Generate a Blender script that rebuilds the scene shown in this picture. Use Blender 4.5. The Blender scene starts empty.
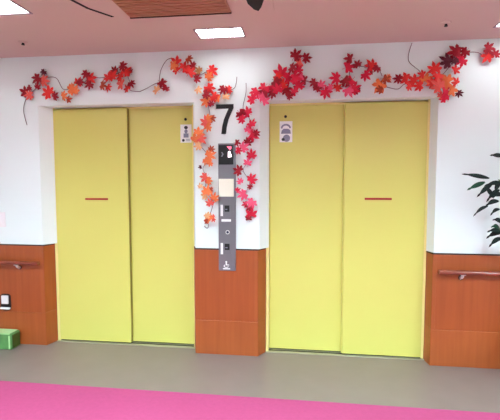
import bpy, bmesh, math, random
from mathutils import Vector, Matrix
random.seed(7)
S = bpy.context.scene
COL = S.collection
PI = math.pi

# ------------------------------------------------------------------ materials
def srgb(c):
    return tuple((v/255/12.92 if v/255 <= .04045 else ((v/255+.055)/1.055)**2.4) for v in c)

def mat(name, rgb, rough=.6, metal=0., noise=0., scale=8., bump=0., bscale=60., spec=.5, stretch=(1,1,1)):
    m = bpy.data.materials.new(name); m.use_nodes = True
    nt = m.node_tree; b = nt.nodes['Principled BSDF']
    c = srgb(rgb)
    b.inputs['Base Color'].default_value = (*c, 1)
    b.inputs['Roughness'].default_value = rough
    b.inputs['Metallic'].default_value = metal
    b.inputs['Specular IOR Level'].default_value = spec
    tc = nt.nodes.new('ShaderNodeTexCoord'); mp = nt.nodes.new('ShaderNodeMapping')
    mp.inputs['Scale'].default_value = stretch
    nt.links.new(tc.outputs['Object'], mp.inputs['Vector'])
    if noise:
        n = nt.nodes.new('ShaderNodeTexNoise'); n.inputs['Scale'].default_value = scale; n.inputs['Detail'].default_value = 5
        r = nt.nodes.new('ShaderNodeMix'); r.data_type = 'RGBA'
        r.inputs[6].default_value = (*[v*(1-noise) for v in c], 1)
        r.inputs[7].default_value = (*[min(1, v*(1+noise)) for v in c], 1)
        nt.links.new(mp.outputs['Vector'], n.inputs['Vector'])
        nt.links.new(n.outputs['Fac'], r.inputs[0]); nt.links.new(r.outputs[2], b.inputs['Base Color'])
    if bump:
        n2 = nt.nodes.new('ShaderNodeTexNoise'); n2.inputs['Scale'].default_value = bscale
        bp = nt.nodes.new('ShaderNodeBump'); bp.inputs['Strength'].default_value = bump; bp.inputs['Distance'].default_value = .004
        nt.links.new(tc.outputs['Object'], n2.inputs['Vector'])
        nt.links.new(n2.outputs['Fac'], bp.inputs['Height']); nt.links.new(bp.outputs['Normal'], b.inputs['Normal'])
    return m

def wood(name, a, b_, rough=.38, stretch=(14, 14, .7)):
    m = bpy.data.materials.new(name); m.use_nodes = True
    nt = m.node_tree; b = nt.nodes['Principled BSDF']
    b.inputs['Roughness'].default_value = rough
    tc = nt.nodes.new('ShaderNodeTexCoord'); mp = nt.nodes.new('ShaderNodeMapping'); mp.inputs['Scale'].default_value = stretch
    n = nt.nodes.new('ShaderNodeTexNoise'); n.inputs['Scale'].default_value = 2.2; n.inputs['Detail'].default_value = 8; n.inputs['Distortion'].default_value = .5
    n2 = nt.nodes.new('ShaderNodeTexNoise'); n2.inputs['Scale'].default_value = 2.5
    ad = nt.nodes.new('ShaderNodeMath'); ad.operation = 'MULTIPLY_ADD'; ad.inputs[1].default_value = .6
    ml = nt.nodes.new('ShaderNodeMath'); ml.operation = 'MULTIPLY'; ml.inputs[1].default_value = .4
    r = nt.nodes.new('ShaderNodeMix'); r.data_type = 'RGBA'
    r.inputs[6].default_value = (*srgb(a), 1); r.inputs[7].default_value = (*srgb(b_), 1)
    nt.links.new(tc.outputs['Object'], mp.inputs['Vector']); nt.links.new(mp.outputs['Vector'], n.inputs['Vector'])
    nt.links.new(tc.outputs['Object'], n2.inputs['Vector'])
    nt.links.new(n2.outputs['Fac'], ml.inputs[0])
    nt.links.new(n.outputs['Fac'], ad.inputs[0]); nt.links.new(ml.outputs[0], ad.inputs[2])
    nt.links.new(ad.outputs[0], r.inputs[0]); nt.links.new(r.outputs[2], b.inputs['Base Color'])
    return m

def emit(name, rgb, st):
    m = bpy.data.materials.new(name); m.use_nodes = True
    b = m.node_tree.nodes['Principled BSDF']
    b.inputs['Base Color'].default_value = (*srgb(rgb), 1)
    b.inputs['Emission Color'].default_value = (*srgb(rgb), 1)
    b.inputs['Emission Strength'].default_value = st
    return m
UNSEEN_LAMP_ST = 92.0; LAMPN_ST = 17.0; LAMPL_ST = 9.0; REC = .14; LEAF_S = 1.42; EXPO = 0.08
GARLANDS={
1:([(-2.223,2.324,0.051,'D'),(-2.171,2.376,0.034,'M'),(-2.183,2.302,0.051,'C'),(-2.226,2.245,0.034,'D'),(-2.342,2.206,0.051,'D'),(-2.297,2.184,0.043,'C'),(-2.299,2.247,0.034,'D'),(-2.119,2.192,0.060,'R'),(-2.083,2.167,0.043,'D'),(-1.998,2.165,0.043,'O'),(-1.967,2.139,0.034,'B'),(-1.938,2.221,0.051,'O'),(-1.869,2.268,0.043,'R'),(-1.898,2.203,0.051,'O'),(-1.847,2.284,0.034,'D'),(-1.787,2.348,0.043,'D'),(-1.771,2.307,0.051,'R'),(-1.759,2.261,0.043,'D'),(-1.649,2.246,0.043,'B'),(-1.606,2.233,0.038,'R'),(-1.595,2.301,0.051,'R'),(-1.546,2.361,0.038,'D'),(-1.560,2.317,0.043,'R'),(-1.476,2.395,0.043,'D'),(-1.452,2.342,0.051,'R'),(-1.495,2.307,0.051,'R'),(-1.413,2.344,0.038,'D'),(-1.479,2.249,0.051,'C'),(-1.410,2.260,0.038,'D'),(-1.437,2.216,0.043,'R')],
[[(-2.362,1.939),(-2.385,2.067),(-2.352,2.176),(-2.229,2.273),(-2.163,2.329),(-2.081,2.327),(-2.021,2.234),(-1.940,2.240),(-1.832,2.287),(-1.759,2.334),(-1.689,2.315),(-1.583,2.337),(-1.478,2.358),(-1.428,2.275),(-1.430,2.210),(-1.344,2.196)]]),
2:([(-1.154,2.260,0.043,'D'),(-1.113,2.199,0.034,'D'),(-1.181,2.189,0.043,'P'),(-1.010,2.403,0.051,'R'),(-1.052,2.381,0.043,'O'),(-1.015,2.348,0.043,'R'),(-0.960,2.362,0.051,'R'),(-0.918,2.432,0.038,'B'),(-0.877,2.379,0.038,'D'),(-0.911,2.321,0.051,'R'),(-0.858,2.276,0.038,'D'),(-0.832,2.338,0.034,'L'),(-0.850,2.196,0.034,'P'),(-0.742,2.343,0.051,'R'),(-0.759,2.281,0.043,'O'),(-0.763,2.206,0.051,'R'),(-0.784,2.151,0.038,'D'),(-0.768,2.099,0.051,'O'),(-0.719,2.134,0.043,'R'),(-0.735,2.070,0.030,'D'),(-0.633,2.191,0.043,'D'),(-0.588,2.185,0.038,'R'),(-0.617,2.119,0.034,'P'),(-0.678,2.117,0.034,'O')],
[[(-1.344,2.196),(-1.283,2.219),(-1.223,2.253),(-1.163,2.268)],[(-1.181,2.220),(-1.171,2.316),(-1.157,2.380),(-1.110,2.442),(-1.055,2.448),(-0.984,2.398),(-0.902,2.340),(-0.836,2.314),(-0.769,2.336),(-0.762,2.232),(-0.771,2.129)],[(-0.763,2.153),(-0.656,2.174),(-0.566,2.196),(-0.541,2.234),(-0.533,2.289)]]),
3:([(-0.769,1.960,0.043,'O'),(-0.769,1.920,0.051,'C'),(-0.728,1.959,0.034,'B'),(-0.753,1.895,0.043,'O'),(-0.849,1.840,0.051,'O'),(-0.875,1.784,0.060,'O'),(-0.824,1.800,0.043,'C'),(-0.833,1.743,0.038,'P'),(-0.755,1.662,0.051,'O'),(-0.738,1.710,0.030,'B'),(-0.784,1.630,0.038,'O'),(-0.738,1.609,0.034,'O'),(-0.822,1.573,0.019,'M'),(-0.781,1.491,0.047,'C'),(-0.760,1.459,0.034,'O'),(-0.832,1.410,0.026,'P'),(-0.773,1.369,0.051,'O'),(-0.790,1.344,0.043,'P'),(-0.732,1.389,0.026,'B'),(-0.715,1.316,0.043,'O'),(-0.745,1.275,0.038,'C'),(-0.775,1.188,0.034,'P'),(-0.750,1.147,0.047,'O'),(-0.716,1.160,0.034,'C'),(-0.771,1.130,0.026,'B')],
[[(-0.771,2.082),(-0.756,1.953),(-0.823,1.858),(-0.857,1.777),(-0.807,1.712),(-0.758,1.646),(-0.817,1.565),(-0.784,1.483),(-0.801,1.401),(-0.768,1.336),(-0.727,1.303),(-0.744,1.237),(-0.770,1.154),(-0.779,1.071),(-0.812,1.087)]]),
4:([(-0.499,1.994,0.047,'D'),(-0.439,1.997,0.047,'X'),(-0.479,1.946,0.038,'X'),(-0.410,1.902,0.047,'X'),(-0.439,1.859,0.038,'K'),(-0.414,1.823,0.051,'X'),(-0.378,1.834,0.034,'D'),(-0.443,1.763,0.038,'D'),(-0.532,1.764,0.030,'D'),(-0.479,1.720,0.047,'K'),(-0.520,1.704,0.034,'X'),(-0.410,1.656,0.047,'X'),(-0.443,1.596,0.038,'K'),(-0.504,1.540,0.047,'D'),(-0.496,1.451,0.030,'K'),(-0.414,1.467,0.047,'X'),(-0.418,1.411,0.026,'D'),(-0.525,1.382,0.026,'X'),(-0.467,1.354,0.047,'K'),(-0.402,1.293,0.047,'K'),(-0.422,1.244,0.034,'D'),(-0.455,1.273,0.030,'X'),(-0.414,1.183,0.051,'X'),(-0.435,1.151,0.034,'D')],
[[(-0.460,2.240),(-0.460,2.161),(-0.485,2.044),(-0.444,1.987),(-0.420,1.900),(-0.428,1.804),(-0.485,1.725),(-0.428,1.644),(-0.485,1.548),(-0.428,1.451),(-0.461,1.353),(-0.420,1.256),(-0.428,1.166)]]),
5:([(-0.398,2.102,0.047,'X'),(-0.370,2.164,0.051,'X'),(-0.318,2.089,0.043,'K'),(-0.330,2.132,0.043,'K'),(-0.307,2.194,0.051,'X'),(-0.291,2.150,0.047,'D'),(-0.251,2.200,0.047,'X'),(-0.224,2.238,0.047,'D'),(-0.177,2.291,0.060,'X'),(-0.212,2.276,0.043,'R'),(-0.134,2.258,0.051,'X'),(-0.176,2.202,0.051,'R'),(-0.145,2.174,0.047,'D'),(-0.200,2.164,0.047,'X'),(-0.243,2.153,0.043,'D'),(-0.121,2.119,0.034,'D'),(-0.070,2.149,0.043,'X'),(-0.039,2.187,0.047,'X'),(0.007,2.239,0.043,'D'),(-0.099,2.334,0.043,'D'),(-0.048,2.310,0.043,'X'),(-0.079,2.257,0.051,'X'),(-0.017,2.270,0.038,'K'),(-0.072,2.418,0.051,'D'),(0.005,2.407,0.043,'D'),(-0.029,2.374,0.043,'C'),(0.081,2.222,0.038,'D'),(0.097,2.168,0.038,'D'),(0.127,2.194,0.038,'K'),(0.162,2.154,0.051,'X'),(0.250,2.175,0.038,'R'),(0.208,2.180,0.030,'K'),(0.252,2.247,0.051,'X'),(0.306,2.234,0.047,'D'),(0.323,2.328,0.051,'X'),(0.352,2.391,0.043,'D'),(0.402,2.337,0.038,'D'),(0.363,2.229,0.051,'X'),(0.330,2.158,0.051,'K'),(0.375,2.164,0.051,'X'),(0.406,2.144,0.034,'D'),(0.460,2.271,0.043,'X'),(0.488,2.323,0.051,'D'),(0.514,2.329,0.051,'R'),(0.552,2.317,0.034,'D')],
[[(-0.396,2.105),(-0.332,2.166),(-0.252,2.211),(-0.165,2.255),(-0.087,2.291),(-0.033,2.374),(-0.049,2.420)],[(-0.087,2.252),(0.007,2.242),(0.077,2.217),(0.147,2.169),(0.247,2.182),(0.338,2.210),(0.351,2.316),(0.404,2.340),(0.486,2.334),(0.561,2.316),(0.592,2.263)]]),
6:([(0.577,2.193,0.060,'O'),(0.602,2.233,0.043,'B'),(0.578,2.147,0.034,'B'),(0.635,2.243,0.030,'O'),(0.709,2.226,0.038,'D'),(0.764,2.225,0.047,'R'),(0.776,2.172,0.038,'R'),(0.823,2.208,0.047,'R'),(0.864,2.173,0.043,'R'),(0.906,2.217,0.056,'O'),(0.883,2.251,0.034,'R'),(0.969,2.285,0.051,'R'),(0.978,2.226,0.047,'R'),(0.957,2.189,0.043,'R'),(1.061,2.194,0.060,'O'),(1.001,2.159,0.056,'C'),(1.038,2.121,0.060,'X'),(1.088,2.142,0.051,'O'),(1.021,2.225,0.043,'C'),(1.122,2.185,0.038,'R'),(1.142,2.114,0.030,'M'),(1.047,2.069,0.038,'X'),(1.018,2.092,0.034,'C'),(1.125,2.412,0.060,'D'),(1.178,2.413,0.043,'D'),(1.163,2.352,0.047,'X'),(1.064,2.341,0.060,'M'),(1.117,2.343,0.038,'M'),(1.108,2.281,0.038,'R'),(1.325,2.426,0.047,'D'),(1.344,2.382,0.047,'R'),(1.382,2.380,0.038,'D'),(1.144,2.382,0.034,'X')],
[[(0.579,2.195),(0.624,2.179),(0.713,2.162),(0.764,2.198),(0.866,2.210),(0.946,2.222),(1.031,2.257),(1.086,2.321),(1.155,2.385),(1.218,2.416),(1.282,2.410),(1.324,2.386),(1.366,2.392)],[(0.807,2.501),(0.784,2.424),(0.789,2.368),(0.826,2.326),(0.864,2.292),(0.902,2.239)],[(1.017,2.235),(1.049,2.130),(1.044,2.071)]]),
}
PLANT=[ (1.299,1.479,1.125,1.510),(1.271,1.453,1.153,1.396),(1.324,1.449,1.208,1.347),(1.285,1.411,1.338,1.337),(1.369,1.460,1.327,1.376),(1.382,1.634,1.310,1.642),(1.297,1.284,1.200,1.208),(1.377,1.263,1.303,1.220),(1.368,1.320,1.284,1.277),(1.383,1.122,1.316,1.135),(1.391,1.093,1.306,1.049),(1.402,1.467,1.346,1.397),(1.40,1.44,1.255,1.425),(1.37,1.40,1.29,1.31),(1.40,1.10,1.29,1.10),(1.40,1.06,1.325,.985),(1.40,1.16,1.33,1.185),(1.41,1.36,1.31,1.345)] #X2
# ------------------------------------------------------------------ mesh helpers
def obj(name, bm, m, parent=None, bevel=0., seg=2, smooth=False):
    bmesh.ops.recalc_face_normals(bm, faces=bm.faces[:])
    me = bpy.data.meshes.new(name); bm.to_mesh(me); bm.free()
    me.materials.append(m)
    if smooth:
        for p in me.polygons: p.use_smooth = True
    o = bpy.data.objects.new(name, me); COL.objects.link(o)
    if parent is not None: o.parent = parent
    if bevel:
        md = o.modifiers.new('bevel', 'BEVEL'); md.width = bevel; md.segments = seg; md.limit_method = 'ANGLE'
    return o

def tag(o, label, cat, group=None):
    o['label'] = label; o['category'] = cat
    if group: o['group'] = group
    return o
def struct(o):
    o['kind'] = 'structure'; return o
def thing(name, label, cat, loc=(0, 0, 0), group=None):
    o = bpy.data.objects.new(name, None); COL.objects.link(o); o.location = loc; o.empty_display_size = .05
    return tag(o, label, cat, group)

def box(bm, x0, x1, y0, y1, z0, z1):
    v = [bm.verts.new(c) for c in ((x0,y0,z0),(x1,y0,z0),(x1,y1,z0),(x0,y1,z0),(x0,y0,z1),(x1,y0,z1),(x1,y1,z1),(x0,y1,z1))]
    for f in ((0,1,2,3),(4,5,6,7),(0,1,5,4),(1,2,6,5),(2,3,7,6),(3,0,4,7)): bm.faces.new([v[i] for i in f])
    return bm
def B(*a): return box(bmesh.new(), *a)
def prism_z(bm, pts, z0, z1):
    a = [bm.verts.new((x, y, z0)) for x, y in pts]; b = [bm.verts.new((x, y, z1)) for x, y in pts]
    bm.faces.new(a); bm.faces.new(b); n = len(pts)
    for i in range(n): bm.faces.new((a[i], a[(i+1) % n], b[(i+1) % n], b[i]))
    return bm
def prism_y(bm, pts, y0, y1):
    a = [bm.verts.new((x, y0, z)) for x, z in pts]; b = [bm.verts.new((x, y1, z)) for x, z in pts]
    bm.faces.new(a); bm.faces.new(b); n = len(pts)
    for i in range(n): bm.faces.new((a[i], a[(i+1) % n], b[(i+1) % n], b[i]))
    return bm
def tube(bm, pts, r, n=8, r1=None, squash=None):
    pts = [Vector(p) for p in pts]; rings = []
    m = len(pts)
    for i, p in enumerate(pts):
        t = (pts[min(i+1, m-1)] - pts[max(i-1, 0)]).normalized()
        u = t.cross(Vector((0, 0, 1)) if abs(t.z) < .9 else Vector((0, 1, 0))).normalized(); w = t.cross(u)
        rr = r if r1 is None else r + (r1-r)*i/(m-1)
        ring = []
        for k in range(n):
            a = 2*PI*k/n
            d = u*math.cos(a)*rr + w*math.sin(a)*rr
            if squash: d = Vector((d.x*squash[0], d.y*squash[1], d.z*squash[2]))
            ring.append(bm.verts.new(p+d))
        rings.append(ring)
    for a, b in zip(rings, rings[1:]):
        for k in range(n): bm.faces.new((a[k], a[(k+1) % n], b[(k+1) % n], b[k]))
    bm.faces.new(rings[0]); bm.faces.new(rings[-1])
    return bm
def lathe(bm, prof, c, n=20):
    rings = [[bm.verts.new((c[0]+r*math.cos(2*PI*k/n), c[1]+r*math.sin(2*PI*k/n), c[2]+z)) for k in range(n)] for r, z in prof]
    for a, b in zip(rings, rings[1:]):
        for k in range(n): bm.faces.new((a[k], a[(k+1) % n], b[(k+1) % n], b[k]))
    bm.faces.new(rings[0]); bm.faces.new(rings[-1])
    return bm
def disc(bm, x, z, r, y0, y1, n=20, sx=1., sz=1.):
    return prism_y(bm, [(x+r*sx*math.cos(2*PI*k/n), z+r*sz*math.sin(2*PI*k/n)) for k in range(n)], y0, y1)
def smooth_path(p, n=5):
    out = []
    for i in range(len(p)-1):
        p0, p1, p2, p3 = (Vector(p[max(i-1, 0)]), Vector(p[i]), Vector(p[i+1]), Vector(p[min(i+2, len(p)-1)]))
        for k in range(n):
            t = k/n
            out.append(.5*((2*p1)+(-p0+p2)*t+(2*p0-5*p1+4*p2-p3)*t*t+(-p0+3*p1-3*p2+p3)*t**3))
    out.append(Vector(p[-1])); return out

# ------------------------------------------------------------------ palette
WALL = mat('white_wall_paint', (234, 243, 240), .75, bump=.06, bscale=180)
CEIL = mat('ceiling_paint', (212, 184, 174), .85, bump=.05, bscale=150)
VINYL = mat('grey_vinyl', (130, 114, 108), .42, noise=.10, scale=5, bump=.03, bscale=300)
PINK = mat('pink_carpet', (176, 74, 116), .95, noise=.10, scale=40, bump=.5, bscale=420, spec=.1)
STRIP = mat('transition_strip', (190, 120, 145), .5)
WOOD = wood('cherry_wood_panel', (136, 58, 20), (182, 90, 40))
WOODB = wood('cherry_wood_base', (140, 62, 24), (186, 96, 46))
GROOVE = mat('dark_shadow_gap', (48, 20, 12), .7)
RAILW = wood('handrail_wood', (116, 50, 36), (156, 80, 60), .22, (.8, 14, 14))
YEL = mat('yellow_door_paint', (214, 205, 106), .36, noise=.02, scale=3)
YELF = mat('pale_yellow_frame', (236, 218, 140), .4)
SEAM_SHADE = mat('seam_shade_yellow', (140, 126, 50), .6)  # door yellow darkened to paint the shade between the left door's panels
SILL = mat('brushed_sill_metal', (190, 185, 165), .35, .7)
DARK = mat('black_gap', (12, 11, 10), .8)
STEEL = mat('brushed_steel', (128, 124, 130), .38, .55, noise=.08, scale=3, stretch=(1, 1, 60))
CHROME = mat('bright_metal', (236, 232, 230), .35, .4)
BLACK = mat('black_plastic', (10, 10, 12), .3)
INK = mat('black_numeral', (8, 8, 10), .5)
CREAM = mat('cream_card', (244, 241, 220), .6)
PAPER = mat('white_sticker', (244, 242, 240), .55)
INKG = mat('grey_blue_print', (132, 130, 150), .6)
REDS = mat('dark_red_tape', (160, 8, 14), .6)
WPLA = mat('white_plastic', (240, 234, 234), .4)
ACW = mat('air_conditioner_plastic', (236, 220, 206), .5)
GRILLE = wood('brown_intake_grille', (164, 104, 80), (188, 126, 98), .55, (1, 30, 30))
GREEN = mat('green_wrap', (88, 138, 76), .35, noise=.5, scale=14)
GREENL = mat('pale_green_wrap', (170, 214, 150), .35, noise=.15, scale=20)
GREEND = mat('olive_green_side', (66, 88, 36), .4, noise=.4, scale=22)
UNSEEN_LAMP = emit('unseen_lamp_diffuser', (214, 246, 255), UNSEEN_LAMP_ST)
LAMPN = emit('lamp_diffuser_small', (240, 250, 255), LAMPN_ST)
LAMPL = emit('lamp_diffuser_large', (240, 250, 255), LAMPL_ST)
TWIG = mat('dark_twig', (112, 82, 84), .7)
TWIGG = mat('grey_twig', (140, 120, 124), .7)
GLOWW = emit('display_white', (255, 240, 245), 1.6)
GLOWP = emit('display_pink', (255, 110, 140), 1.1)
GLOWG = emit('display_dim', (110, 110, 120), .5)
PLEAF = mat('dark_green_leaf', (16, 30, 25), .6, spec=.25, noise=.3, scale=9)
PLEAFL = mat('green_leaf', (26, 68, 46), .6, spec=.25, noise=.3, scale=9)
PSTEM = mat('plant_cane', (96, 100, 52), .5)
POT = mat('white_pot', (228, 226, 222), .35)
SOIL = mat('soil', (58, 42, 32), .9, noise=.3, scale=30, bump=.6)

ZC = 2.514
X0, X1, Y0 = -4.6, 3.6, -6.4
# ------------------------------------------------------------------ room shell
bm = bmesh.new()
prism_z(bm, [(X0, 0), (-2.262, 0), (-2.191, .1), (-2.191, .22), (X0, .22)], .9, ZC)
prism_z(bm, [(-.888, 0), (-.352, 0), (-.284, .1), (-.284, .22), (-.925, .22), (-.925, .1)], .9, ZC)
prism_z(bm, [(1.016, 0), (X1, 0), (X1, .22), (.986, .22), (.986, .1)], .9, ZC)
prism_z(bm, [(-2.262, 0), (-.888, 0), (-.925, .1), (-.925, .22), (-2.191, .22), (-2.191, .1)], 2.1, ZC)
prism_z(bm, [(-.352, 0), (1.016, 0), (.986, .1), (.986, .22), (-.284, .22), (-.284, .1)], 2.1, ZC)
struct(obj('wall_back', bm, WALL))
struct(obj('wall_left', B(X0-.15, X0, Y0, .22, 0, ZC), WALL))
struct(obj('wall_right', B(X1, X1+.15, Y0, .22, 0, ZC), WALL))
struct(obj('wall_front', B(X0-.15, X1+.15, Y0-.15, Y0, 0, ZC), mat('tan_far_wall', (150, 138, 128), .8)))
bm = bmesh.new(); box(bm, X0-.15, X1+.15, Y0-.15, .42, -.1, -.0)
struct(obj('floor', bm, VINYL))
CARPET = tag(obj('carpet', B(X0+.002, X1-.002, -2.3, -.682, 0, .006), PINK), 'bright pink carpet spread across the floor in front of the grey elevator landing', 'carpet')

# wainscot: three runs of wood panelling with a skirting board each
def wains(i, side, poly, posts):
    def grow(d, p=poly):
        return [(x, y+d if y < 0 else y) for x, y in p]
    t = struct(obj('trim_%d' % i, prism_z(bmesh.new(), poly, .296, .889), WOOD, bevel=.003))
    g = obj('shadow_gap', prism_z(bmesh.new(), grow(.006), .889, .9), GROOVE, t)
    g2 = obj('joint', prism_z(bmesh.new(), grow(.004), .29, .296), WOODB, t)
    for a, b in posts:
        obj('edge_strip', B(a, b, -.0155, -.0135, .298, .887), WOODB, t, bevel=.0008)
    struct(obj('baseboard_'+side, prism_z(bmesh.new(), poly, 0, .29), WOODB, bevel=.003))
wains(1, 'left', [(X0, -.014), (-2.25, -.014), (-2.216, .1), (-2.216, .22), (X0, .22)], [(-2.285, -2.256)])
wains(2, 'center', [(-.893, -.014), (-.362, -.014), (-.306, .085), (-.306, .22), (-.925, .22), (-.925, .085)], [(-.39, -.366)])
wains(3, 'right', [(1.006, -.014), (X1, -.014), (X1, .22), (.988, .22), (.988, .1)], [(1.008, 1.036)])

# ceiling with rectangular cut-outs for the recessed lamps
LIGHTS = [(-.772, -.425, -.468, -.265), (-2.32, -1.70, -1.48, -.86), (1.285, 1.63, -.44, -.24),
          (-.95, -.35, -2.7, -2.1), (.75, 1.35, -2.7, -2.1), (-2.65, -2.05, -2.9, -2.3),  # lamps from here on are unseen, added to light the hall and elevator wall
          (-.95, -.35, -4.4, -3.8), (.75, 1.35, -4.4, -3.8), (-2.65, -2.05, -4.4, -3.8), (2.3, 2.9, -2.7, -2.1), (-2.82, -2.47, -.468, -.265), (-.95, -.35, -5.9, -5.3), (1.0, 1.6, -5.9, -5.3)]  # the small one past the left edge is an added lamp too
xs = sorted(set([X0-.15, X1+.15] + [v for l in LIGHTS for v in l[:2]])); ys = sorted(set([Y0-.15, .22] + [v for l in LIGHTS for v in l[2:]]))
bm = bmesh.new()
for a, b in zip(xs, xs[1:]):
    for c, d in zip(ys, ys[1:]):
        mx, my = (a+b)/2, (c+d)/2
        if any(l[0] < mx < l[1] and l[2] < my < l[3] for l in LIGHTS): continue
        f = [bm.verts.new(p) for p in ((a, c, ZC), (b, c, ZC), (b, d, ZC), (a, d, ZC))]
        bm.faces.new(f)
bmesh.ops.remove_doubles(bm, verts=bm.verts[:], dist=1e-5)
r = bmesh.ops.extrude_face_region(bm, geom=bm.faces[:])
bmesh.ops.translate(bm, verts=[v for v in r['geom'] if isinstance(v, bmesh.types.BMVert)], vec=(0, 0, .12))
struct(obj('ceiling', bm, CEIL))

LLAB = ['small bright ceiling lamp set in the ceiling above the numeral 7', 'large bright ceiling lamp at upper left beside the air conditioner',
        'ceiling lamp just entering the frame at upper right']
for i, (a, b, c, d) in enumerate(LIGHTS):
    t = thing('ceiling_light', LLAB[i] if i < 3 else 'added small ceiling lamp, unseen beyond the left edge near the elevator wall' if i == 10 else 'added square recessed lamp, unseen in the hall ceiling behind the viewpoint', 'ceiling light', ((a+b)/2, (c+d)/2, ZC), 'recessed ceiling lamps')
    hx, hy = (b-a)/2, (d-c)/2; dz = 0 if i < 3 else REC  # added lamps sit deeper, cutting their light off the upper wall
    bm = bmesh.new(); w = .012
    for q in ((-hx, hx, -hy, -hy+w), (-hx, hx, hy-w, hy), (-hx, -hx+w, -hy+w, hy-w), (hx-w, hx, -hy+w, hy-w)):
        box(bm, *q, -.003, .06+dz)
    obj('frame', bm, TWIGG, t)
    obj('diffuser', B(-hx+w, hx-w, -hy+w, hy-w, .004+dz, .05+dz), LAMPN if i in (0, 2, 10) else LAMPL if i == 1 else UNSEEN_LAMP, t)

for lx, ly, lab in ((-2.124, -.364, 'tiny sprinkler head in the ceiling below the large left lamp'), (.938, -.368, 'tiny sprinkler head in the ceiling over the right end of the right elevator')):
    t = thing('sprinkler_head', lab, 'sprinkler', (lx, ly, ZC), 'ceiling sprinklers')
    obj('escutcheon', lathe(bmesh.new(), [(.034, .0), (.034, -.004), (.014, -.008)], (0, 0, 0)), CEIL, t, smooth=False)
    obj('drop_pipe', lathe(bmesh.new(), [(.012, -.003), (.012, .16)], (0, 0, 0), 12), CHROME, t)
    obj('nozzle', lathe(bmesh.new(), [(.009, -.004), (.009, -.016), (.012, -.018), (.012, -.022)], (0, 0, 0), 14), DARK, t)

# ceiling air conditioner
t = thing('ceiling_air_conditioner', 'square ceiling air conditioner cassette with brown intake grille and dark side outlets', 'air conditioner', (-.785, -1.2, ZC))
def rrect(hx, hy, r, n=8):
    p = []
    for cx, cy, a0 in ((hx-r, hy-r, 0), (-hx+r, hy-r, PI/2), (-hx+r, -hy+r, PI), (hx-r, -hy+r, 1.5*PI)):
        for k in range(n+1): p.append((cx+r*math.cos(a0+PI/2*k/n), cy+r*math.sin(a0+PI/2*k/n)))
    return p
obj('casing', prism_z(bmesh.new(), rrect(.60, .56, .10), -.006, .0), CEIL, t, bevel=.003)
bm = bmesh.new(); box(bm, -.32, .335, -.46, .440, -.014, -.006)
g = obj('intake_grille', bm, GRILLE, t, bevel=.002)
bm = bmesh.new()
for k in range(24): box(bm, -.31, .325, -.449+k*.0375, -.445+k*.0375+.012, -.019, -.0135)
obj('grille_bars', bm, GRILLE, g)
obj('grille_edge', B(-.32, .335, .440, .448, -.020, -.006), GROOVE, t)
bm = bmesh.new()   # thin curved outlet on the left, wide open one on the right
for sx in (-1,):
    P = [(-.60+.02, -.40), (-.585, 0), (-.562, .17), (-.53, .29), (-.44, .435)]
    ip = [Vector((x, y)) for x, y in P]
    a = [(p.x, p.y) for p in ip] + [(p.x+.017, p.y-.004) for p in reversed(ip)]
    prism_z(bm, a, -.009, -.005)
o = obj('air_outlet', bm, DARK, t)
bm = bmesh.new(); prism_z(bm, [(.435, -.40), (.545, -.40), (.55, .30), (.525, .40), (.502, .455), (.478, .43), (.45, .34)], -.009, -.005)
obj('air_outlet', bm, DARK, t)

# ------------------------------------------------------------------ elevator doors
def elevator(i, xa, xb, xs_, front_left, lab):
    t = bpy.data.objects.new('door_%d' % i, None); COL.objects.link(t); t.location = ((xa+xb)/2, .1, 0); struct(t); tag(t, lab, 'elevator door')
    L = lambda v: v-(xa+xb)/2
    bm = bmesh.new()
    box(bm, L(xa), L(xa)+.024, .0005, .1, 0, 2.1); box(bm, L(xb)-.024, L(xb), .0005, .1, 0, 2.1); box(bm, L(xa)+.024, L(xb)-.024, .045, .1, 2.084, 2.1)
    obj('door_frame', bm, YELF, t, bevel=.002)
    fl, fr = L(xa)+.024, L(xb)-.024; s = L(xs_)
    if front_left: A = (fl, s, .003, .035); C_ = (s-.03, fr, .043, .075)
    else: A = (fl, s+.03, .043, .075); C_ = (s, fr, .003, .035)
    for q in (A, C_): obj('door_panel', B(*q, .014, 2.083), YEL, t, bevel=.003)
    obj('seam_gap', B(*((s-.001, s+.005) if front_left else (s-.009, s+.001)), .012, .045, .014, 2.083), SEAM_SHADE if front_left else YEL, t)
    bm = bmesh.new(); box(bm, L(xa), L(xb), -.02, .1, 0, .006)
    sl = obj('sill', bm, SILL, t, bevel=.001)
    obj('sill_groove', B(fl, fr, .012, .028, .0055, .0068), DARK, sl); obj('sill_groove', B(fl, fr, .052, .068, .0055, .0068), DARK, sl)
elevator(1, -2.213, -.912, -1.515, True, 'left yellow two-panel elevator door, the one left of the call panel')
elevator(2, -.306, .994, .337, False, 'right yellow two-panel elevator door, the one right of the call panel')
struct(obj('wall_shaft', B(-2.6, 1.4, .225, .3, 0, ZC), WALL))

# red tape marks
tag(obj('red_tape', B(-1.912, -1.70, .1015, .1035, 1.291, 1.308), REDS), 'short dark red tape strip on the left panel of the left elevator door', 'tape', 'red tape strips')
tag(obj('red_tape', B(.497, .71, .1015, .1035, 1.306, 1.323), REDS), 'short dark red tape strip on the right panel of the right elevator door', 'tape', 'red tape strips')

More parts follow.
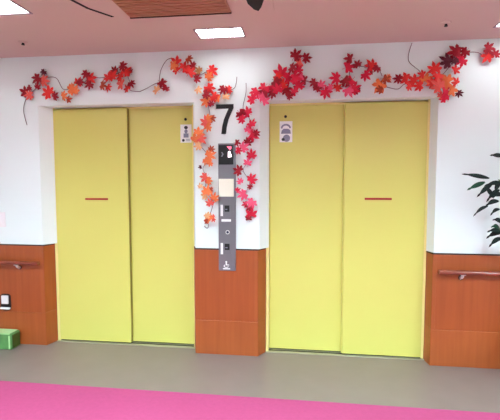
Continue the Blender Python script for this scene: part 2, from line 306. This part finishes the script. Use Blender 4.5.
# stickers
t = thing('warning_sticker', 'white pictogram sticker at the top right corner of the left elevator door', 'sticker', (-1.0, .142, 1.865), 'door warning stickers')
s = obj('sticker_sheet', B(-.05, .048, -.001, .001, -.078, .076), PAPER, t)
obj('pictogram', disc(bmesh.new(), .0, .05, .014, -.002, -.0005, sx=1.2), BLACK, t)
bm = bmesh.new(); disc(bm, 0, 0.018, .018, -.002, -.0005, sx=.8); box(bm, -.022, .022, -.002, -.0005, -.035, .0); obj('pictogram', bm, INKG, t)
obj('pictogram', disc(bmesh.new(), -.024, -.058, .012, -.002, -.0005), BLACK, t)
bm = bmesh.new(); box(bm, -.002, .035, -.002, -.0005, -.052, -.047); box(bm, -.002, .035, -.002, -.0005, -.064, -.060); obj('print_line', bm, INKG, t)
tag(obj('door_screw', disc(bmesh.new(), -1.003, 1.985, .012, .140, .1435, 12), DARK), 'small dark screw dot above the sticker on the left elevator door', 'screw', 'door screws')

t = thing('warning_sticker', 'white pictogram sticker at the top left corner of the right elevator door', 'sticker', (-.147, .142, 1.866), 'door warning stickers')
obj('sticker_sheet', B(-.052, .054, -.001, .001, -.085, .088), PAPER, t)
bm = bmesh.new()
pts = [(.042*math.cos(a*PI/10), .03+.036*math.sin(a*PI/10)) for a in range(11)] + [(-.03, .028)] + [(.028*math.cos(PI-a*PI/10), .03+.022*math.sin(PI-a*PI/10)) for a in range(11)]
prism_y(bm, pts, -.002, -.0005); obj('pictogram', bm, INKG, t)
bm = bmesh.new(); prism_y(bm, [(-.04, -.015), (.042, -.015), (.036, .015), (.018, .026), (-.018, .026), (-.034, .012)], -.002, -.0005); obj('pictogram', bm, INKG, t)
bm = bmesh.new(); disc(bm, .006, -.052, .03, -.002, -.0005); obj('pictogram', bm, INKG, t)
obj('pictogram', disc(bmesh.new(), -.022, -.062, .013, -.003, -.0015), BLACK, t)
tag(obj('door_screw', disc(bmesh.new(), -.150, 1.992, .012, .140, .1435, 12), DARK), 'small dark screw dot above the sticker on the right elevator door', 'screw', 'door screws')

# ------------------------------------------------------------------ numeral 7
bm = bmesh.new()
leg = smooth_path([(-.577, 2.045), (-.605, 1.985), (-.627, 1.925), (-.632, 1.838)], 6)
left = [(-.612, 2.043), (-.64, 1.98), (-.662, 1.92), (-.668, 1.838)]
outer = [(-.706, 2.078), (-.563, 2.078), (-.563, 2.048)] + [(-.583, 2.005), (-.604, 1.955), (-.618, 1.90), (-.626, 1.84)]
inner = [(-.664, 1.84), (-.657, 1.90), (-.643, 1.955), (-.622, 2.005), (-.604, 2.043), (-.706, 2.043)]
prism_y(bm, outer+inner, -.006, 0)
tag(obj('floor_number', bm, INK, bevel=.001), 'large black numeral 7 mounted on the white pillar above the call panel', 'number sign')

# ------------------------------------------------------------------ call panel
px = -.617
t = thing('elevator_call_panel', 'tall narrow grey steel call panel with display and buttons on the pillar between elevators', 'call panel', (px, -.0145, .72))
obj('face_plate', B(-.07, .072, -.012, .0145, 0, 1.042), STEEL, t, bevel=.002)
d = obj('display_screen', B(-.066, .056, -.0145, -.011, .872, 1.03), BLACK, t, bevel=.001)
bm = bmesh.new(); prism_y(bm, [(.002, 1.018), (.04, 1.018), (.04, 1.0), (.026, .988)], -.016, -.014); obj('arrow_light', bm, GLOWP, d)
bm = bmesh.new(); prism_y(bm, [(.012, .975), (.024, .982), (.032, .975), (.032, .958), (.04, .956), (.04, .932), (.012, .93)], -.016, -.014); obj('digit_light', bm, GLOWW, d)
bm = bmesh.new()
prism_y(bm, [(-.044, .972), (-.034, .972), (-.024, .955), (-.034, .936), (-.046, .936), (-.036, .955)], -.016, -.014); obj('digit_light', bm, GLOWG, d)
obj('notice_card', B(-.066, .058, -.017, -.011, .612, .757), CREAM, t, bevel=.002)
def button(z):
    b = obj('call_button', B(-.055, .032, -.015, -.011, z-.05, z+.05), STEEL, t, bevel=.003)
    obj('indicator', B(-.052, -.032, -.0175, -.014, z-.048, z+.045), PAPER, b)
    obj('push_face', B(-.018, .022, -.0185, -.014, z-.012, z+.04), BLACK, b, bevel=.003)
    obj('push_light', B(-.012, .006, -.0195, -.018, z+.004, z+.012), INKG, b)
button(.50); button(.185)
obj('name_label', B(-.045, .034, -.0135, -.0115, .407, .427), PAPER, t)
k = obj('keyhole', disc(bmesh.new(), .006, .32, .017, -.0145, -.011), CHROME, t)
obj('key_slot', disc(bmesh.new(), .006, .32, .011, -.016, -.0144), mat('dark_blue_lock', (36, 40, 74), .4), k)
w = obj('wheelchair_label', B(-.04, .03, -.0135, -.0115, .018, .082), STEEL, t)
bm = bmesh.new()      # wheelchair symbol
disc(bm, -.006, .073, .008, -.0155, -.0134, 10)
prism_y(bm, [(-.012, .064), (-.001, .064), (.002, .052), (.018, .052), (.018, .045), (-.011, .045)], -.0155, -.0134)
n = 14; ro, ri = .022, .014
pts = [(-.006+ro*math.cos(PI*.75+k*PI*1.15/n), .04+ro*.7*math.sin(PI*.75+k*PI*1.15/n)) for k in range(n+1)]
pts += [(-.006+ri*math.cos(PI*.75+k*PI*1.15/n), .04+ri*.7*math.sin(PI*.75+k*PI*1.15/n)) for k in range(n, -1, -1)]
prism_y(bm, pts, -.0155, -.0134); box(bm, -.034, .026, -.0155, -.0134, .012, .021)
obj('wheelchair_symbol', bm, PAPER, w)

# ------------------------------------------------------------------ handrails
def rail(x0, x1, z, brackets, lab):
    t = thing('handrail', lab, 'handrail', (x0, -.014, z), 'wooden handrails')
    bm = bmesh.new()
    prof = [(-.036, .006), (-.030, .014), (-.010, .016), (.010, .014), (.016, .004), (.016, -.010), (.008, -.016), (-.024, -.016), (-.034, -.010)]
    L = x1-x0
    a = [bm.verts.new((0, y-.045, zz)) for y, zz in prof]; b = [bm.verts.new((L, y-.045, zz)) for y, zz in prof]
    bm.faces.new(a); bm.faces.new(b)
    for i in range(len(prof)): bm.faces.new((a[i], a[(i+1) % len(prof)], b[(i+1) % len(prof)], b[i]))
    obj('rail', bm, RAILW, t, bevel=.004)
    for ex in ((.0, .012), (L-.012, L)):
        pass
    for bx in brackets:
        q = obj('bracket', tube(bmesh.new(), [(bx-x0, -.002, -.05), (bx-x0, -.022, -.048), (bx-x0, -.04, -.034), (bx-x0, -.045, -.012)], .011), CHROME, t, smooth=True)
        obj('bracket_plate', B(bx-x0-.018, bx-x0+.018, -.06, -.03, -.025, -.0155), CHROME, q, bevel=.003)
        obj('rosette', disc(bmesh.new(), bx-x0, -.052, .019, -.006, 0), GROOVE, q)
        obj('screw', disc(bmesh.new(), bx-x0-.004, -.06, .006, -.009, -.005, 10), CHROME, q)
rail(-4.3, -2.262, .748, (-2.478, -3.4), 'reddish wooden handrail on the wainscot left of the left elevator')
rail(1.035, 3.4, .765, (1.216, 2.2), 'reddish wooden handrail on the wainscot right of the right elevator')

# ------------------------------------------------------------------ wall fixture, switch, green pack
t = thing('wall_outlet', 'small white wall fixture with a black slot on left wainscot above the green pack', 'outlet', (-2.626, -.014, .31))
obj('bezel', prism_y(bmesh.new(), [(x*1.0-.0, z+.07) for x, z in rrect(.05, .076, .03)], -.008, 0), GROOVE, t, bevel=.003)
obj('cover', B(-.032, .032, -.022, -.006, .056, .132), WPLA, t, bevel=.005)
obj('slot', B(-.038, .038, -.016, -.006, .028, .053), DARK, t)
obj('ledge', B(-.044, .046, -.026, -.006, .008, .026), WPLA, t, bevel=.004)

t = thing('wall_switch', 'flat white switch plate on the white wall at the left edge above the handrail', 'switch', (-2.665, 0, 1.118))
obj('plate', B(-.06, .058, -.008, 0, -.066, .066), WPLA, t, bevel=.003)
obj('rocker', B(-.026, .026, -.012, -.007, -.04, .04), WPLA, t, bevel=.003)

t = thing('wrapped_pack', 'green film-wrapped pack on the grey floor at the left edge, under the white fixture', 'pack', (-2.675, -.105, 0))
bm = bmesh.new(); box(bm, -.21, .19, -.05, .075, 0, .142)
for v in bm.verts:
    if v.co.z > .1: v.co.x *= .99; v.co.y = v.co.y*.96+.002
obj('pack_body', bm, GREEN, t, bevel=.014, seg=3)
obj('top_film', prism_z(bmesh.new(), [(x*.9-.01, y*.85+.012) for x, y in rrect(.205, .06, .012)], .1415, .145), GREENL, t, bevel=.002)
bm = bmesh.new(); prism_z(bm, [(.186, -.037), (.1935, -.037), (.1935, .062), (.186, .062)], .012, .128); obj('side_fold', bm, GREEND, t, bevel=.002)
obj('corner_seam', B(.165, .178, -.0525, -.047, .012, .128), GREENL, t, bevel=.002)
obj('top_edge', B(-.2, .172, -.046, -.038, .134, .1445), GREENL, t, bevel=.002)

# ------------------------------------------------------------------ maple garlands
LC = {'X': (214, 30, 62), 'D': (150, 18, 34), 'R': (222, 48, 44), 'C': (232, 96, 84), 'O': (240, 122, 70), 'P': (238, 176, 126),
      'M': (84, 12, 30), 'K': (232, 84, 116), 'B': (170, 66, 40), 'L': (170, 112, 66)}
def leaf_mesh(name, m, kind):
    lobes = [(0, 1.0), (44, .92), (88, .74), (130, .5)] if kind == 0 else [(0, 1.05), (50, .88), (100, .62)]
    allb = sorted([(-a, l) for a, l in lobes if a] + lobes)
    notch = .42; out = []
    n = len(allb)
    P = lambda a, r: (r*math.sin(math.radians(a)), r*math.cos(math.radians(a)))
    for i, (a, l) in enumerate(allb):
        step = 44 if kind == 0 else 50
        w = step*.36
        out += [P(a-w, .34+.26*l), P(a, l), P(a+w, .34+.26*l)] if False else [P(a-step*.34, .34+.32*l), P(a, l), P(a+step*.34, .34+.32*l)]
        if i < n-1: out.append(P((a+allb[i+1][0])/2, notch))
    out.append(P(180, .12))
    bm = bmesh.new()
    def yy(x, z): return .16*(x*x+z*z) - .05
    c = bm.verts.new((0, -.10, 0))
    f = [bm.verts.new((x, yy(x, z), z)) for x, z in out]
    for i in range(len(f)): bm.faces.new((c, f[i], f[(i+1) % len(f)]))
    tube(bm, [(0, -.05, -.1), (.03, .0, -.3), (.07, .08, -.48)], .022, 5)
    bmesh.ops.recalc_face_normals(bm, faces=bm.faces[:])
    me = bpy.data.meshes.new(name); bm.to_mesh(me); bm.free(); me.materials.append(m)
    return me
LM = {}
for k, c in LC.items():
    m = mat('maple_leaf_'+{'X': 'crimson', 'D': 'dark_red', 'R': 'red', 'C': 'coral', 'O': 'orange', 'P': 'peach', 'M': 'maroon', 'K': 'pink', 'B': 'rust', 'L': 'tan'}[k], c, .6, noise=.22, scale=1.6, spec=.25)
    LM[k] = [leaf_mesh('maple_leaf', m, 0), leaf_mesh('maple_leaf', m, 1)]
GLAB = {1: 'red and orange maple leaf garland along the top left corner of the left elevator',
        2: 'arching maple leaf garland from the left elevator lintel down to just above the 7',
        3: 'hanging orange maple leaf garland on the pillar left of the call panel',
        4: 'hanging crimson maple leaf garland on the pillar right of the call panel',
        5: 'crimson maple leaf garland along the left part of the right elevator lintel',
        6: 'red-orange maple leaf garland over the top right corner of the right elevator'}
for g, (leaves, stems) in GARLANDS.items():
    ox, oz = leaves[0][0], leaves[0][1]
    t = thing('maple_garland', GLAB[g], 'leaf garland', (ox, 0, oz), 'autumn leaf garlands')
    cx = sum(l[0] for l in leaves)/len(leaves); cz = sum(l[1] for l in leaves)/len(leaves)
    for si, p in enumerate(stems):
        pts = [Vector((x-ox, -.012-.006*math.sin(i*2.1), z-oz)) for i, (x, z) in enumerate(p)]
        obj('stem', tube(bmesh.new(), smooth_path(pts, 5), .0027, 6), TWIG if g not in (4,) else TWIGG, t, smooth=True)
    for i, (x, z, r, c) in enumerate(leaves):
        o = bpy.data.objects.new('maple_leaf', LM[c][0 if random.random() < .7 else 1]); COL.objects.link(o); o.parent = t
        yl = -.036-.028*random.random()
        if g in (3, 4) and abs(x+.617) < .16: yl = -.066-.012*random.random()
        o.location = (x-ox, yl, z-oz)
        s = r*LEAF_S; o.scale = (s, s, s)
        o.rotation_euler = (random.uniform(-.35, .35), random.uniform(-2.6, 2.6), random.uniform(-.35, .35))

# ------------------------------------------------------------------ plant at the right edge
t = thing('potted_plant', 'dark green long-leaved plant reaching in from the right edge before the white wall', 'plant', (1.66, -.27, 0))
def q(x, z, y=-.25): return Vector((x-1.66, y+.27, z))
obj('pot', lathe(bmesh.new(), [(.10, 0), (.115, .02), (.145, .28), (.155, .29), (.155, .31), (.138, .31), (.13, .27)], (0, 0, 0), 28), POT, t, smooth=False)
obj('soil', lathe(bmesh.new(), [(.128, .27), (.128, .285), (.02, .292)], (0, 0, 0), 20), SOIL, t)
canes = [[(1.64, .28), (1.62, .8), (1.50, 1.25), (1.36, 1.47)], [(1.69, .28), (1.68, .8), (1.56, 1.1), (1.40, 1.29)], [(1.66, .28), (1.65, .6), (1.55, .95), (1.38, 1.12)], [(1.68, .28), (1.70, .9), (1.62, 1.4), (1.39, 1.64)], [(1.66, .28), (1.72, 1.0), (1.78, 1.75)]]
for c in canes: obj('cane', tube(bmesh.new(), smooth_path([q(x, z) for x, z in c], 6), .008, 7, .004), PSTEM, t, smooth=True)
def blade(a, b, m, w=.017, sag=.012, yj=0.):
    a = Vector(a); b = Vector(b); d = b-a; L = d.length; n = 9; bm = bmesh.new(); rows = []
    nrm = Vector((0, -1, .35)).normalized(); side = d.cross(nrm).normalized()
    for i in range(n+1):
        u = i/n; p = a+d*u+Vector((0, yj*u, sag*math.sin(u*PI)))
        ww = w*(math.sin(min(1, u*1.15+.04)*PI)**.7 if u < .85 else w and max(.02, (1-u)/.15*.55))
        rows.append([bm.verts.new(p-side*ww), bm.verts.new(p+Vector((0, .004, -.002))), bm.verts.new(p+side*ww)])
    for r0, r1 in zip(rows, rows[1:]):
        for k in range(2): bm.faces.new((r0[k], r0[k+1], r1[k+1], r1[k]))
    o = obj('leaf', bm, m, t, smooth=True)
    md = o.modifiers.new('thickness', 'SOLIDIFY'); md.thickness = .0012
for i, (x0, z0, x1, z1) in enumerate(PLANT):
    blade(q(x0, z0), q(x1, z1, -.25-.03*((i*7) % 5-2)/2), PLEAFL if i in (1, 9) else PLEAF, .0165 if i not in (6, 7) else .012, .004 if i < 6 else .015)
    if i not in (0, 1, 2, 3):
        pass
for cx_, cz_, k in ((1.40, 1.64, 5), (1.42, 1.47, 6), (1.43, 1.29, 6), (1.42, 1.10, 5), (1.78, 1.75, 8), (1.6, 1.4, 5)):
    for j in range(k):
        a = random.uniform(-.9, 1.2)
        L = random.uniform(.15, .24)
        blade(q(cx_+.02, cz_), q(cx_+.06+L*math.cos(a), cz_-L*math.sin(a)*.7, -.25+random.uniform(-.12, .06)), PLEAF, .015)

# ------------------------------------------------------------------ camera and view
f, yaw, pit, roll = 420., .1257, .0713, .0001
fw = Vector((-math.sin(yaw)*math.cos(pit), math.cos(yaw)*math.cos(pit), -math.sin(pit)))
rt = Vector((math.cos(yaw), math.sin(yaw), 0)); up = rt.cross(fw)
cam = bpy.data.cameras.new('camera'); co = bpy.data.objects.new('camera', cam); COL.objects.link(co)
cam.sensor_fit = 'HORIZONTAL'; cam.sensor_width = 36; cam.lens = 36*f/500; cam.clip_start = .05
co.matrix_world = Matrix(((rt.x, up.x, -fw.x, 0), (rt.y, up.y, -fw.y, -3.3993), (rt.z, up.z, -fw.z, 1.467), (0, 0, 0, 1)))
S.camera = co
w = bpy.data.worlds.new('world'); S.world = w; w.use_nodes = True
w.node_tree.nodes['Background'].inputs[0].default_value = (.8, .85, .9, 1); w.node_tree.nodes['Background'].inputs[1].default_value = .3
vs = S.view_settings; vs.view_transform = 'Standard'; vs.look = 'None'; vs.gamma = 1; vs.use_curve_mapping = False; vs.exposure = EXPO
